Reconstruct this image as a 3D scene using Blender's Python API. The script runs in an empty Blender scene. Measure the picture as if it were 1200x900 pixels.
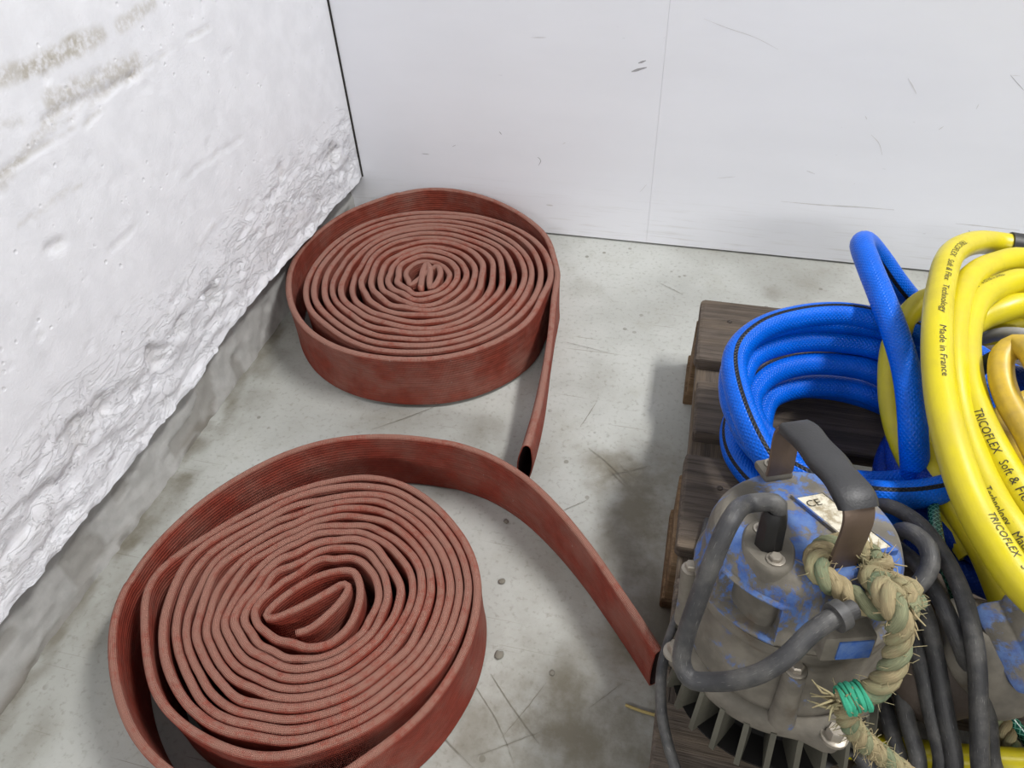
import bpy, bmesh, math, random
import numpy as np
from mathutils import Vector, Matrix
rng = np.random.RandomState(7); random.seed(7)
S = bpy.context.scene
COL = S.collection
PI = math.pi

# ---------------------------------------------------------------- camera
F = 880.49                                  # focal length in pixels of a 1200 px wide frame
def rot(rx, ry, rz):
    cx, sx, cy, sy, cz, sz = math.cos(rx), math.sin(rx), math.cos(ry), math.sin(ry), math.cos(rz), math.sin(rz)
    return (np.array([[cz, -sz, 0], [sz, cz, 0], [0, 0, 1]]) @ np.array([[cy, 0, sy], [0, 1, 0], [-sy, 0, cy]])
            @ np.array([[1, 0, 0], [0, cx, -sx], [0, sx, cx]]))
R = rot(0.801012452, 0.0403374945, 0.238756098)
T = np.array([0.722652, -1.345947, 0.889908])
cam = bpy.data.objects.new('camera', bpy.data.cameras.new('camera'))
COL.objects.link(cam)
cam.data.sensor_width = 36; cam.data.lens = 36 * F / 1200; cam.data.clip_start = .02
M4 = np.eye(4); M4[:3, :3] = R; M4[:3, 3] = T
cam.matrix_world = Matrix(M4.tolist())
S.camera = cam

# ---------------------------------------------------------------- light
w = bpy.data.worlds.new('hall_ambient'); S.world = w; w.use_nodes = True
w.node_tree.nodes['Background'].inputs[0].default_value = (.93, .96, 1, 1)
w.node_tree.nodes['Background'].inputs[1].default_value = .19
def ceiling_or_fill_lamp(name, loc, size, watts, rz=0):
    l = bpy.data.lights.new(name, 'AREA'); l.shape = 'RECTANGLE'; l.size, l.size_y = size; l.energy = watts
    l.color = (1, .985, .96)
    o = bpy.data.objects.new(name, l); COL.objects.link(o); o.location = loc; o.rotation_euler = (0, 0, rz)
    return o
ceiling_or_fill_lamp('ceiling_or_fill_lamp', (1.95, -.35, 2.8), (.3, 1.2), 86)
ceiling_or_fill_lamp('ceiling_or_fill_lamp', (-.3, -5.5, 3.3), (2.4, .6), 150)  # rear fill, added behind the camera to brighten the back wall
ceiling_or_fill_lamp('ceiling_or_fill_lamp', (2.6, -5.5, 3.3), (2.4, .6), 150)  # second added rear fill for the back wall
S.view_settings.view_transform = 'Standard'; S.view_settings.look = 'None'
S.view_settings.gamma = 1; S.view_settings.use_curve_mapping = False
S.view_settings.exposure = 0.26

# ---------------------------------------------------------------- geometry helpers
def ray(x, y):
    d = R @ np.array([(x - 600) / F, -(y - 450) / F, -1.]); return d / np.linalg.norm(d)
def U(x, y, z=0., ax=2):                    # point of the plane (axis ax) = z seen at a pixel of the photograph
    d = ray(x, y); return T + d * ((z - T[ax]) / d[ax])
def D(x, y, dist): return T + ray(x, y) * dist
def nrm(v): v = np.asarray(v, float); return v / np.linalg.norm(v)
LAT = rng.rand(8, 128, 128)
def vn(x, y, s=0):                          # 2-D value noise in 0..1
    x = np.asarray(x, float); y = np.asarray(y, float)
    xi = np.floor(x).astype(int); yi = np.floor(y).astype(int); fx = x - xi; fy = y - yi
    fx = fx * fx * (3 - 2 * fx); fy = fy * fy * (3 - 2 * fy); L = LAT[s % 8]
    g = lambda a, b: L[(xi + a) % 128, (yi + b) % 128]
    return (g(0, 0) * (1 - fx) + g(1, 0) * fx) * (1 - fy) + (g(0, 1) * (1 - fx) + g(1, 1) * fx) * fy
def fbm(x, y, s=0, o=4):
    a = 0; k = .5
    for i in range(o): a = a + k * vn(np.asarray(x) * 2 ** i + 17 * i, np.asarray(y) * 2 ** i + 9 * i, s + i); k *= .5
    return a
def sstep(a, b, x): t = np.clip((x - a) / (b - a), 0, 1); return t * t * (3 - 2 * t)
def catmull(P, step=.006, closed=False):
    P = np.asarray(P, float)
    Q = np.vstack([P[-1], P, P[0], P[1]]) if closed else np.vstack([2 * P[0] - P[1], P, 2 * P[-1] - P[-2]])
    out = []
    for i in range(1, len(Q) - 2):
        p0, p1, p2, p3 = Q[i - 1:i + 3]
        d = [max(np.linalg.norm(b - a), 1e-6) ** .5 for a, b in ((p0, p1), (p1, p2), (p2, p3))]
        n = max(2, int(np.linalg.norm(p2 - p1) / step)); t0 = 0; t1 = d[0]; t2 = t1 + d[1]; t3 = t2 + d[2]
        t = np.linspace(t1, t2, n, endpoint=False)[:, None]
        A1 = (t1 - t) / (t1 - t0) * p0 + (t - t0) / (t1 - t0) * p1; A2 = (t2 - t) / (t2 - t1) * p1 + (t - t1) / (t2 - t1) * p2
        A3 = (t3 - t) / (t3 - t2) * p2 + (t - t2) / (t3 - t2) * p3
        B1 = (t2 - t) / (t2 - t0) * A1 + (t - t0) / (t2 - t0) * A2; B2 = (t3 - t) / (t3 - t1) * A2 + (t - t1) / (t3 - t1) * A3
        out.append((t2 - t) / (t2 - t1) * B1 + (t - t1) / (t2 - t1) * B2)
    if not closed: out.append(P[-1:])
    return np.vstack(out)
def resample(P, step):
    P = np.asarray(P, float)
    s = np.r_[0, np.cumsum(np.linalg.norm(np.diff(P, axis=0), axis=1))]
    t = np.linspace(0, s[-1], max(3, int(s[-1] / step)))
    return np.stack([np.interp(t, s, P[:, k]) for k in range(P.shape[1])], 1)
def tangents(P):
    t = np.gradient(P, axis=0); return t / np.maximum(np.linalg.norm(t, axis=1, keepdims=True), 1e-9)
def arclen(P): return np.r_[0, np.cumsum(np.linalg.norm(np.diff(P, axis=0), axis=1))]

def mk(name, V, Fc, mat, parent=None, uv=None, smooth=True, attr=None, sharp=None):
    """one mesh object from world-space vertices; under a parent the vertices are kept relative to it"""
    V = np.asarray(V, float)
    org = np.array(root_of(parent)) if parent else np.zeros(3)
    m = bpy.data.meshes.new(name)
    if not parent:
        org = np.array([(V[:, 0].min() + V[:, 0].max()) / 2, (V[:, 1].min() + V[:, 1].max()) / 2, V[:, 2].min()])
    m.from_pydata((V - org).tolist(), [], [list(map(int, f)) for f in Fc])
    if uv is not None:
        l = m.uv_layers.new(name='UVMap'); l.data.foreach_set('uv', np.asarray(uv, float).ravel())
    if smooth: m.polygons.foreach_set('use_smooth', [True] * len(m.polygons))
    if attr:
        for k, a in attr.items():
            at = m.attributes.new(k, 'FLOAT', 'POINT'); at.data.foreach_set('value', np.asarray(a, float).ravel())
    m.materials.append(mat); m.update()
    if sharp and smooth: m.set_sharp_from_angle(angle=math.radians(sharp))
    o = bpy.data.objects.new(name, m); COL.objects.link(o)
    if parent: o.parent = parent
    else: o.location = org
    return o
def root_of(o):
    p = Vector((0, 0, 0))
    while o: p = p + Vector(o.location); o = o.parent
    return p
def empty(name, loc):
    o = bpy.data.objects.new(name, None); COL.objects.link(o); o.location = tuple(loc); o.empty_display_size = .05
    return o
def tag(o, label, cat, group=None, kind=None):
    if label: o['label'] = label
    if cat: o['category'] = cat
    if group: o['group'] = group
    if kind: o['kind'] = kind
    return o

def sweep(P, sec, n, b, caps=True, closed=False):
    """sec (N,M,2) in the frame n,b (N,3) -> verts, faces, loop uv (metres along, metres around)"""
    N, M = sec.shape[:2]
    V = P[:, None] + sec[..., :1] * n[:, None] + sec[..., 1:] * b[:, None]
    s = arclen(P); per = np.r_[0, np.cumsum(np.linalg.norm(np.diff(np.vstack([sec[0], sec[:1, 0]]), axis=0), axis=1))]
    Fc = []; uv = []
    for i in range(N if closed else N - 1):
        i2 = (i + 1) % N; s2 = s[i + 1] if i + 1 < N else s[-1] + .006
        for j in range(M):
            j2 = (j + 1) % M
            Fc.append((i * M + j, i * M + j2, i2 * M + j2, i2 * M + j))
            uv += [(s[i], per[j]), (s[i], per[j + 1]), (s2, per[j + 1]), (s2, per[j])]
    if caps and not closed:
        Fc.append(tuple(range(M - 1, -1, -1))); uv += [(s[0], per[j]) for j in range(M - 1, -1, -1)]
        Fc.append(tuple((N - 1) * M + j for j in range(M))); uv += [(s[-1], per[j]) for j in range(M)]
    return V.reshape(-1, 3), Fc, uv
def frames(P, up0=(.1, .2, 1), twist=0, closed=False):
    t = tangents(P); n = np.zeros_like(P); v = np.array(up0, float); v -= v @ t[0] * t[0]; n[0] = nrm(v)
    for i in range(1, len(P)):
        v = n[i - 1] - n[i - 1] @ t[i] * t[i]; n[i] = nrm(v)
    b = np.cross(t, n)
    if np.any(twist):
        a = np.asarray(twist)[:, None]; n, b = n * np.cos(a) + b * np.sin(a), b * np.cos(a) - n * np.sin(a)
    return t, n, b
def tube_geo(P, r, M=16, caps=True, up0=(.1, .2, 1), twist=0, hollow=0):
    P = np.asarray(P, float); r = np.broadcast_to(np.asarray(r, float), (len(P),))
    t, n, b = frames(P, up0, twist)
    a = np.arange(M) * 2 * PI / M
    sec = np.stack([np.cos(a), np.sin(a)], 1)[None] * r[:, None, None]
    return sweep(P, sec, n, b, caps)
def merge(*gs):
    V = []; Fc = []; uv = []; k = 0
    for g in gs:
        V.append(np.asarray(g[0], float)); Fc += [tuple(i + k for i in f) for f in g[1]]
        uv += list(g[2]) if len(g) > 2 and g[2] is not None else [(0, 0)] * sum(len(f) for f in g[1]); k += len(g[0])
    return np.vstack(V), Fc, uv
def tube(name, P, r, mat, parent=None, step=.006, M=16, up0=(.1, .2, 1), twist=0, raw=False, caps=True):
    Q = np.asarray(P, float) if raw else resample(catmull(P, step), step)
    V, Fc, uv = tube_geo(Q, r, M, caps, up0, twist)
    return mk(name, V, Fc, mat, parent, uv, sharp=50), Q
def box_geo(c, ax, ay, az, sx, sy, sz, bev=0.):
    """bevelled box with axes ax, ay, az (unit) and full sizes; 24 vertices when bevelled"""
    bm = bmesh.new(); bmesh.ops.create_cube(bm, size=1)
    for v in bm.verts: v.co = Vector((v.co.x * sx, v.co.y * sy, v.co.z * sz))
    if bev: bmesh.ops.bevel(bm, geom=bm.edges[:] + bm.verts[:], offset=bev, segments=2, affect='EDGES', profile=.6)
    bm.verts.index_update()
    L = np.array([v.co[:] for v in bm.verts]); Fc = [[v.index for v in f.verts] for f in bm.faces]; bm.free()
    A = np.stack([nrm(ax), nrm(ay), nrm(az)])
    return L @ A + np.asarray(c, float), Fc
def lathe_geo(c, axis, prof, M=24, e1=None, rfun=None):
    """prof [(r,h)...] about an axis through c"""
    a = nrm(axis); e = np.array(e1 if e1 is not None else (1, 0, 0), float); e -= e @ a * a; e = nrm(e); f2 = np.cross(a, e)
    ang = np.arange(M) * 2 * PI / M; V = []
    for r, h in prof:
        rr = np.full(M, r, float) if rfun is None else rfun(ang, r, h)
        V.append(c + h * a + rr[:, None] * (np.cos(ang)[:, None] * e + np.sin(ang)[:, None] * f2))
    V = np.vstack(V); N = len(prof); Fc = []
    for i in range(N - 1):
        for j in range(M):
            j2 = (j + 1) % M; Fc.append((i * M + j, i * M + j2, (i + 1) * M + j2, (i + 1) * M + j))
    Fc.append(tuple(range(M - 1, -1, -1))); Fc.append(tuple((N - 1) * M + j for j in range(M)))
    return V, Fc
def bolt(name, c, axis, r, h, mat, parent):
    """hexagonal head on a washer with a domed top"""
    V1, F1 = lathe_geo(c, axis, [(r * 1.45, 0), (r * 1.45, h * .25), (r * 1.3, h * .3)], 20)
    V2, F2 = lathe_geo(c, axis, [(r, h * .2), (r, h * .85), (r * .82, h)], 6)
    g = merge((V1, F1), (V2, F2))
    return mk(name, g[0], g[1], mat, parent, sharp=35)

# ---------------------------------------------------------------- material helpers
class NM:
    def __init__(s, name):
        s.m = bpy.data.materials.new(name); s.m.use_nodes = True; s.t = s.m.node_tree; s.b = s.t.nodes['Principled BSDF']
    def n(s, typ, ins=None, **props):
        nd = s.t.nodes.new('ShaderNode' + typ)
        for k, v in props.items(): setattr(nd, k, v)
        for k, v in (ins or {}).items(): s.set(nd.inputs[k], v)
        return nd
    def set(s, sock, v):
        if isinstance(v, bpy.types.NodeSocket): s.t.links.new(v, sock)
        elif isinstance(v, tuple) and len(v) == 3 and sock.type == 'RGBA': sock.default_value = (*v, 1)
        else: sock.default_value = v
    def noise(s, vec, scale, detail=4, rough=.55, dist=0): return s.n('TexNoise', {'Vector': vec, 'Scale': scale, 'Detail': detail, 'Roughness': rough, 'Distortion': dist}).outputs['Fac']
    def ramp(s, x, a, b, lo=0., hi=1.): return s.n('MapRange', {'Value': x, 'From Min': a, 'From Max': b, 'To Min': lo, 'To Max': hi}, interpolation_type='SMOOTHSTEP').outputs[0]
    def math(s, op, a, b=0., c=0.):
        nd = s.n('Math', operation=op); s.set(nd.inputs[0], a); s.set(nd.inputs[1], b); s.set(nd.inputs[2], c); return nd.outputs[0]
    def mix(s, f, a, b):
        nd = s.n('Mix', data_type='RGBA'); s.set(nd.inputs[0], f); s.set(nd.inputs[6], a); s.set(nd.inputs[7], b); return nd.outputs[2]
    def obj(s): return s.n('TexCoord').outputs['Object']
    def uv(s): return s.n('TexCoord').outputs['UV']
    def gen(s): return s.n('NewGeometry').outputs['Position']
    def mapping(s, vec, sc=(1, 1, 1), ro=(0, 0, 0), lo=(0, 0, 0)): return s.n('Mapping', {'Vector': vec, 'Scale': sc, 'Rotation': ro, 'Location': lo}).outputs[0]
    def sep(s, vec): return s.n('SeparateXYZ', {'Vector': vec}).outputs
    def attr(s, name): return s.n('Attribute', attribute_name=name).outputs['Fac']
    def up(s): return s.sep(s.n('NewGeometry').outputs['Normal'])[2]
    def out(s, col, rough=.6, height=None, dist=.001, strength=1., metal=0., spec=.5, **kw):
        s.set(s.b.inputs['Base Color'], col); s.set(s.b.inputs['Roughness'], rough); s.set(s.b.inputs['Metallic'], metal)
        s.set(s.b.inputs['Specular IOR Level'], spec)
        for k, v in kw.items(): s.set(s.b.inputs[k], v)
        if height is not None:
            bp = s.n('Bump', {'Height': height, 'Distance': dist, 'Strength': strength}); s.set(s.b.inputs['Normal'], bp.outputs[0])
        return s.m
def lin(r, g, b): return tuple(((c / 255 + .055) / 1.055) ** 2.4 if c > 10 else c / 255 / 12.92 for c in (r, g, b))

def mat_firehose(name, base, dusty, seed):
    k = NM(name); uv = k.uv(); u, v = k.sep(uv)[:2]; p = k.mapping(k.gen(), lo=(seed, 0, 0))
    n1 = k.noise(p, 14, 5, .6); n2 = k.noise(p, 55, 4); n3 = k.noise(k.mapping(uv, (6, 90, 1)), 4, 3)
    up = k.ramp(k.up(), .1, .9)
    dust = k.math('ADD', k.math('MULTIPLY', k.ramp(n1, .35, .7), .55), k.math('MULTIPLY', up, k.ramp(k.noise(p, 90, 5, .7), .3, .62, .35, 1.0)))
    dust = k.math('MINIMUM', k.math('MULTIPLY', dust, k.ramp(n3, .2, .8, .6, 1.25)), .88)
    col = k.mix(k.ramp(n2, .3, .7), tuple(c * .75 for c in base), base)
    col = k.mix(dust, col, dusty)
    speck = k.ramp(k.noise(p, 160, 2), .72, .78)
    col = k.mix(k.math('MULTIPLY', k.math('MULTIPLY', speck, k.ramp(n1, .45, .6)), .5), col, lin(196, 182, 172))
    rib = k.math('SINE', k.math('MULTIPLY', v, 2 * PI / .0042))
    wv = k.math('MULTIPLY', k.math('SINE', k.math('MULTIPLY', k.math('ADD', u, v), 2 * PI / .0036)), k.math('SINE', k.math('MULTIPLY', k.math('SUBTRACT', u, v), 2 * PI / .0036)))
    rib = k.math('MULTIPLY', rib, k.ramp(k.math('ABSOLUTE', k.up()), .35, .7, .8, 0))
    h = k.math('ADD', rib, k.math('MULTIPLY', wv, .8)); h = k.math('ADD', h, k.math('MULTIPLY', n2, 1.2))
    return k.out(col, .78, h, .0011, .9, spec=.25)
M_HOSE_A = mat_firehose('rubber_red_far', lin(152, 67, 50), lin(160, 120, 107), 3)
M_HOSE_B = mat_firehose('rubber_red_near', lin(154, 63, 47), lin(157, 115, 101), 9)
def simple(name, col, rough=.5, spec=.5, metal=0., bump=None, var=.25, scale=30):
    k = NM(name); p = k.obj(); n = k.noise(p, scale, 4)
    c = k.mix(n, tuple(x * (1 - var) for x in col), tuple(min(1, x * (1 + var)) for x in col))
    return k.out(c, rough, k.noise(p, scale * 8, 3) if bump else None, bump or .001, .6, metal=metal, spec=spec)
M_LINING = simple('hose_lining', lin(46, 26, 22), .8)
M_DARK = simple('black_rubber_cap', lin(24, 23, 23), .45)

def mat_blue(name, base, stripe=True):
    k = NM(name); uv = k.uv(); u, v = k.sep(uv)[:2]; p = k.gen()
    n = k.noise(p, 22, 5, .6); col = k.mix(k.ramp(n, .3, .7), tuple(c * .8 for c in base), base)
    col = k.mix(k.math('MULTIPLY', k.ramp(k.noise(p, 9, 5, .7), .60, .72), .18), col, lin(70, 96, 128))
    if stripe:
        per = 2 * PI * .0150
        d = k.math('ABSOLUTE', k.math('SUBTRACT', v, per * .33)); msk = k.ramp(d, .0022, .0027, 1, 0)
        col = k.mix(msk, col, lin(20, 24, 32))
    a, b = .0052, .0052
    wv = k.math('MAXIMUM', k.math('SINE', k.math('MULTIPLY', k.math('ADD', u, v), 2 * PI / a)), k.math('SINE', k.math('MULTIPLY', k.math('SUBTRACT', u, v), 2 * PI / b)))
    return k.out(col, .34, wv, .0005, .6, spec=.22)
M_BLUE = mat_blue('blue_pvc', lin(0, 96, 214))
M_BLUE2 = mat_blue('shaded_blue_pvc', lin(14, 56, 150), False)  # hose blue darkened to paint in the shade under the yellow coil
def mat_yellow(name, base, dirt_amt, dirt_shade):
    k = NM(name); p = k.gen(); uv = k.uv()
    n = k.noise(p, 18, 5, .65); n2 = k.noise(k.mapping(uv, (30, 200, 1)), 3, 5, .7)
    col = k.mix(k.ramp(n, .3, .75), base, tuple(c * .86 for c in base))
    col = k.mix(k.math('MULTIPLY', k.ramp(n, .42, .75), dirt_amt), col, dirt_shade)
    col = k.mix(k.math('MULTIPLY', k.ramp(n2, .63, .72), .55), col, lin(110, 98, 40))
    return k.out(col, k.ramp(n, .3, .7, .28, .5), n2, .0002, .3, spec=.45)
M_YEL = mat_yellow('yellow_pvc', lin(200, 185, 21), .25, lin(180, 162, 76))
M_YEL2 = mat_yellow('grimy_yellow_pvc', lin(198, 166, 52), .85, lin(146, 124, 66))
M_INK = simple('black_ink', lin(48, 44, 22), .6)
def mat_cable(name, base):
    k = NM(name); p = k.gen(); uv = k.uv(); n = k.noise(p, 30, 5, .65); n2 = k.noise(k.mapping(uv, (60, 500, 1)), 2, 4)
    col = k.mix(k.math('MULTIPLY', k.ramp(n, .38, .72), .6), base, lin(104, 102, 98))
    col = k.mix(k.math('MULTIPLY', k.ramp(n2, .6, .75), .5), col, lin(150, 148, 144))
    return k.out(col, .55, n2, .0006, .6)
M_CABLE = mat_cable('dusty_black_rubber', lin(44, 44, 46))
M_CABLE2 = mat_cable('dusty_grey_rubber', lin(50, 50, 52))
def mat_pump(name, lo, hi, grime=lin(106, 101, 92), blue=lin(44, 82, 158)):
    k = NM(name); p = k.gen(); n = k.noise(p, 17, 7, .72, .6); n2 = k.noise(p, 60, 6, .7); nn = k.math('ADD', k.math('MULTIPLY', n, .7), k.math('MULTIPLY', n2, .3))
    b = k.ramp(nn, lo, hi)
    g = k.mix(k.ramp(k.noise(p, 34, 5), .3, .7), tuple(c * .72 for c in grime), tuple(c * 1.25 for c in grime))
    bl = k.mix(k.ramp(n2, .3, .7), blue, lin(92, 118, 164)); col = k.mix(b, g, bl)
    col = k.mix(k.math('MULTIPLY', k.ramp(k.noise(p, 26, 5, .6), .60, .72), .5), col, lin(88, 72, 56))
    return k.out(col, .72, k.math('ADD', n2, k.math('MULTIPLY', b, .4)), .0012, .5, spec=.3)
M_PTOP = mat_pump('chipped_blue_paint_top', .475, .54)
M_PBODY = mat_pump('chipped_blue_paint_body', .54, .62)
M_PGREY = mat_pump('muddy_cast_metal', .72, .8)
M_PBLUE = mat_pump('worn_blue_paint', .45, .53, blue=lin(62, 76, 128))
M_PLUG = mat_pump('clean_blue_paint', .15, .2, blue=lin(22, 76, 158))
M_STEEL = simple('brown_tarnished_steel', lin(104, 88, 76), .5, metal=.45, bump=.0004, var=.3)
M_BOLT = simple('dull_bolt_steel', lin(150, 143, 132), .42, metal=.5, bump=.0003)
M_RIBS = simple('dirty_strainer_metal', lin(82, 80, 70), .7, bump=.0006, var=.4)
M_BLACKP = simple('black_grip_rubber', lin(40, 40, 42), .5, bump=.0004, var=.35, scale=60)
def mat_plate():
    k = NM('worn_nameplate'); p = k.gen(); n = k.noise(p, 90, 5, .7)
    c = k.mix(k.ramp(n, .42, .62), lin(206, 200, 182), lin(150, 138, 112)); c = k.mix(k.ramp(k.noise(p, 40, 3), .66, .7), c, lin(196, 120, 104))
    return k.out(c, .5)
M_PLATE = mat_plate()
def mat_rope(name, c1, c2):
    k = NM(name); uv = k.uv(); p = k.gen(); n = k.noise(p, 40, 4); fi = k.noise(k.mapping(uv, (40, 900, 1)), 3, 3)
    c = k.mix(k.ramp(n, .4, .62), c1, c2); c = k.mix(k.ramp(fi, .35, .7), tuple(x * .6 for x in c1), c)
    return k.out(c, .95, fi, .0012, .9, spec=.1)
M_ROPE = mat_rope('natural_rope', lin(180, 164, 128), lin(150, 152, 118))
M_ROPE_G = mat_rope('rope_green_strand', lin(150, 152, 120), lin(112, 138, 112))
M_TWINE = simple('green_twine', lin(50, 150, 118), .8, bump=.0006)
def mat_braid():
    k = NM('green_braided_hose'); u, v = k.sep(k.uv())[:2]
    a = k.math('SINE', k.math('MULTIPLY', k.math('ADD', u, v), 2 * PI / .006)); b = k.math('SINE', k.math('MULTIPLY', k.math('SUBTRACT', u, v), 2 * PI / .006))
    m = k.ramp(k.math('MAXIMUM', a, b), .8, .93); c = k.mix(m, lin(14, 70, 58), lin(92, 150, 132))
    return k.out(c, .25, spec=.6)
M_BRAID = mat_braid()
M_CLEAR = simple('grey_plastic_pipe', lin(150, 150, 154), .25, spec=.6)
M_OLIVE = simple('dark_green_hose', lin(34, 44, 34), .35)
M_SCRATCH = simple('floor_scratch', lin(116, 112, 100), .7)
M_CHIP = simple('concrete_crumb', lin(120, 116, 106), .9, bump=.001)
M_STRAW = simple('pale_splinter', lin(168, 150, 96), .8)

def mat_wood(name, c1, c2):
    k = NM(name); o = k.obj(); r = k.n('ObjectInfo').outputs['Random']
    v = k.n('VectorMath', {0: o, 1: k.n('CombineXYZ', {0: k.math('MULTIPLY', r, 31.), 1: k.math('MULTIPLY', r, 17.), 2: r}).outputs[0]}, operation='ADD').outputs[0]
    g = k.noise(k.mapping(v, (3, 60, 60)), 2.2, 7, .65, .5); band = k.noise(k.mapping(v, (1.5, 22, 22)), 1.5, 3); fine = k.noise(k.mapping(v, (12, 420, 420)), 1.5, 3)
    c = k.mix(k.ramp(g, .3, .7), c1, c2); c = k.mix(k.math('MULTIPLY', k.ramp(fine, .5, .72), .55), c, tuple(x * .35 for x in c1))
    c = k.mix(k.math('MULTIPLY', k.ramp(band, .5, .75), .35), c, lin(120, 104, 84))
    c = k.mix(k.math('MULTIPLY', k.ramp(k.noise(v, 9, 4), .55, .75), .45), c, tuple(x * .5 for x in c1))
    return k.out(c, .85, k.math('ADD', g, fine), .0016, .8, spec=.2)
M_WOOD = mat_wood('weathered_pallet_wood', lin(70, 63, 57), lin(102, 92, 83))
M_WOOD_D = mat_wood('rough_block_wood', lin(96, 78, 58), lin(132, 108, 82))
M_NAIL = simple('rusty_nail', lin(58, 50, 44), .6, metal=.4)

def mat_floor():
    k = NM('painted_concrete_floor'); p = k.gen()
    big = k.noise(p, 2.6, 6, .6); med = k.noise(p, 11, 6, .65); fine = k.noise(p, 140, 4)
    c = k.mix(k.ramp(big, .3, .7), lin(157, 158, 153), lin(183, 185, 181)); c = k.mix(k.math('MULTIPLY', k.ramp(med, .5, .8), .5), c, lin(150, 148, 136))
    c = k.mix(k.math('MULTIPLY', k.ramp(fine, .52, .72), .4), c, lin(124, 122, 112))
    st = k.math('MULTIPLY', k.attr('dirt_shade'), k.ramp(med, .25, .7, .35, 1.1)); c = k.mix(st, c, lin(112, 107, 94))
    for ang, sc, th in ((.9, 8, .69), (2.2, 10, .70), (1.55, 7, .705), (.3, 9, .70)):     # hairline scratches
        s = k.noise(k.mapping(p, (2.2, 150, 1), (0, 0, ang)), sc * .22, 2, .5); area = k.ramp(k.noise(k.mapping(p, lo=(ang * 9, 0, 0)), 4.5, 3), .48, .6)
        c = k.mix(k.math('MULTIPLY', k.math('MULTIPLY', k.ramp(s, th, th + .04), area), .55), c, lin(112, 106, 92))
    pit = k.n('TexVoronoi', {'Vector': p, 'Scale': 34}); pits = k.math('MULTIPLY', k.ramp(pit.outputs['Distance'], .10, .16, 1, 0), k.ramp(k.noise(p, 6, 3), .54, .62))
    c = k.mix(k.math('MULTIPLY', pits, .6), c, lin(104, 100, 88))
    return k.out(c, k.ramp(big, .3, .7, .42, .6), k.math('SUBTRACT', fine, pits), .0008, .5, spec=.35)
M_FLOOR = mat_floor()
def mat_plaster():
    k = NM('white_painted_plaster'); p = k.gen(); n = k.noise(p, 120, 5, .6); n2 = k.noise(p, 26, 4)
    vo = k.n('TexVoronoi', {'Vector': p, 'Scale': 60}); pore = k.math('MULTIPLY', k.ramp(vo.outputs['Distance'], .08, .2, 1, 0), k.ramp(n2, .5, .58))
    c = k.mix(k.ramp(n2, .3, .7), lin(224, 225, 230), lin(232, 233, 238))
    c = k.mix(k.math('MULTIPLY', k.attr('dirt_shade'), k.ramp(n, .3, .62, .15, .9)), c, lin(176, 170, 158))
    h = k.math('SUBTRACT', k.math('ADD', k.math('MULTIPLY', n, .6), k.math('MULTIPLY', k.noise(p, 330, 3), .4)), pore); rg = k.attr('rough')
    br = k.math('ADD', k.noise(p, 48, 8, .7, .8), k.math('MULTIPLY', k.ramp(k.noise(k.mapping(p, (1, .6, 1.6)), 34, 6, .7, 1.2), .47, .53), .9))
    h = k.math('ADD', h, k.math('MULTIPLY', k.math('MULTIPLY', rg, br), 2.4))
    return k.out(c, .62, h, .0012, .6, spec=.35)
M_PLASTER = mat_plaster()
def mat_curb():
    k = NM('grey_painted_concrete_curb'); p = k.gen(); n = k.noise(p, 30, 5, .6)
    c = k.mix(k.ramp(n, .3, .7), lin(168, 168, 166), lin(184, 184, 182)); c = k.mix(k.math('MULTIPLY', k.attr('dirt_shade'), .8), c, lin(112, 106, 96))
    return k.out(c, .55, k.noise(p, 60, 5), .002, .6)
M_CURB = mat_curb()
def mat_panel():
    k = NM('white_wall_panel'); p = k.gen(); n = k.noise(k.mapping(p, (1, 1, 3)), 3, 5); s = k.noise(k.mapping(p, (4, 1, 90)), 2, 4)
    c = k.mix(k.ramp(n, .3, .7), lin(235, 237, 243), lin(239, 241, 247))
    z = k.sep(p)[2]; low = k.math('MULTIPLY', k.ramp(z, .0, .16, 1, 0), k.ramp(s, .52, .7)); c = k.mix(k.math('MULTIPLY', low, .25), c, lin(176, 172, 162))
    sc = k.ramp(k.noise(k.mapping(p, (26, 1, 140), (0, .25, 0)), 1.2, 3), .73, .76); c = k.mix(k.math('MULTIPLY', sc, .25), c, lin(150, 150, 150))
    return k.out(c, .38, n, .001, .2, spec=.45)
M_PANEL = mat_panel()
M_SCUFF = simple('grey_scuff', lin(160, 160, 163), .6)
M_SCUFF2 = simple('faint_scuff', lin(210, 210, 212), .6)
M_GAP = simple('dark_joint', lin(42, 40, 38), .9)

# ---------------------------------------------------------------- the setting
def grid_geo(xs, ys):
    X, Y = np.meshgrid(xs, ys, indexing='ij'); n, m = X.shape
    i = (np.arange(n - 1)[:, None] * m + np.arange(m - 1)[None]).ravel()
    return X, Y, np.stack([i, i + m, i + m + 1, i + 1], 1)
def seg_dist(X, Y, a, b):
    a = np.array(a); b = np.array(b); d = b - a; t = np.clip(((X - a[0]) * d[0] + (Y - a[1]) * d[1]) / (d @ d), 0, 1)
    return np.hypot(X - a[0] - t * d[0], Y - a[1] - t * d[1]), t

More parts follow.
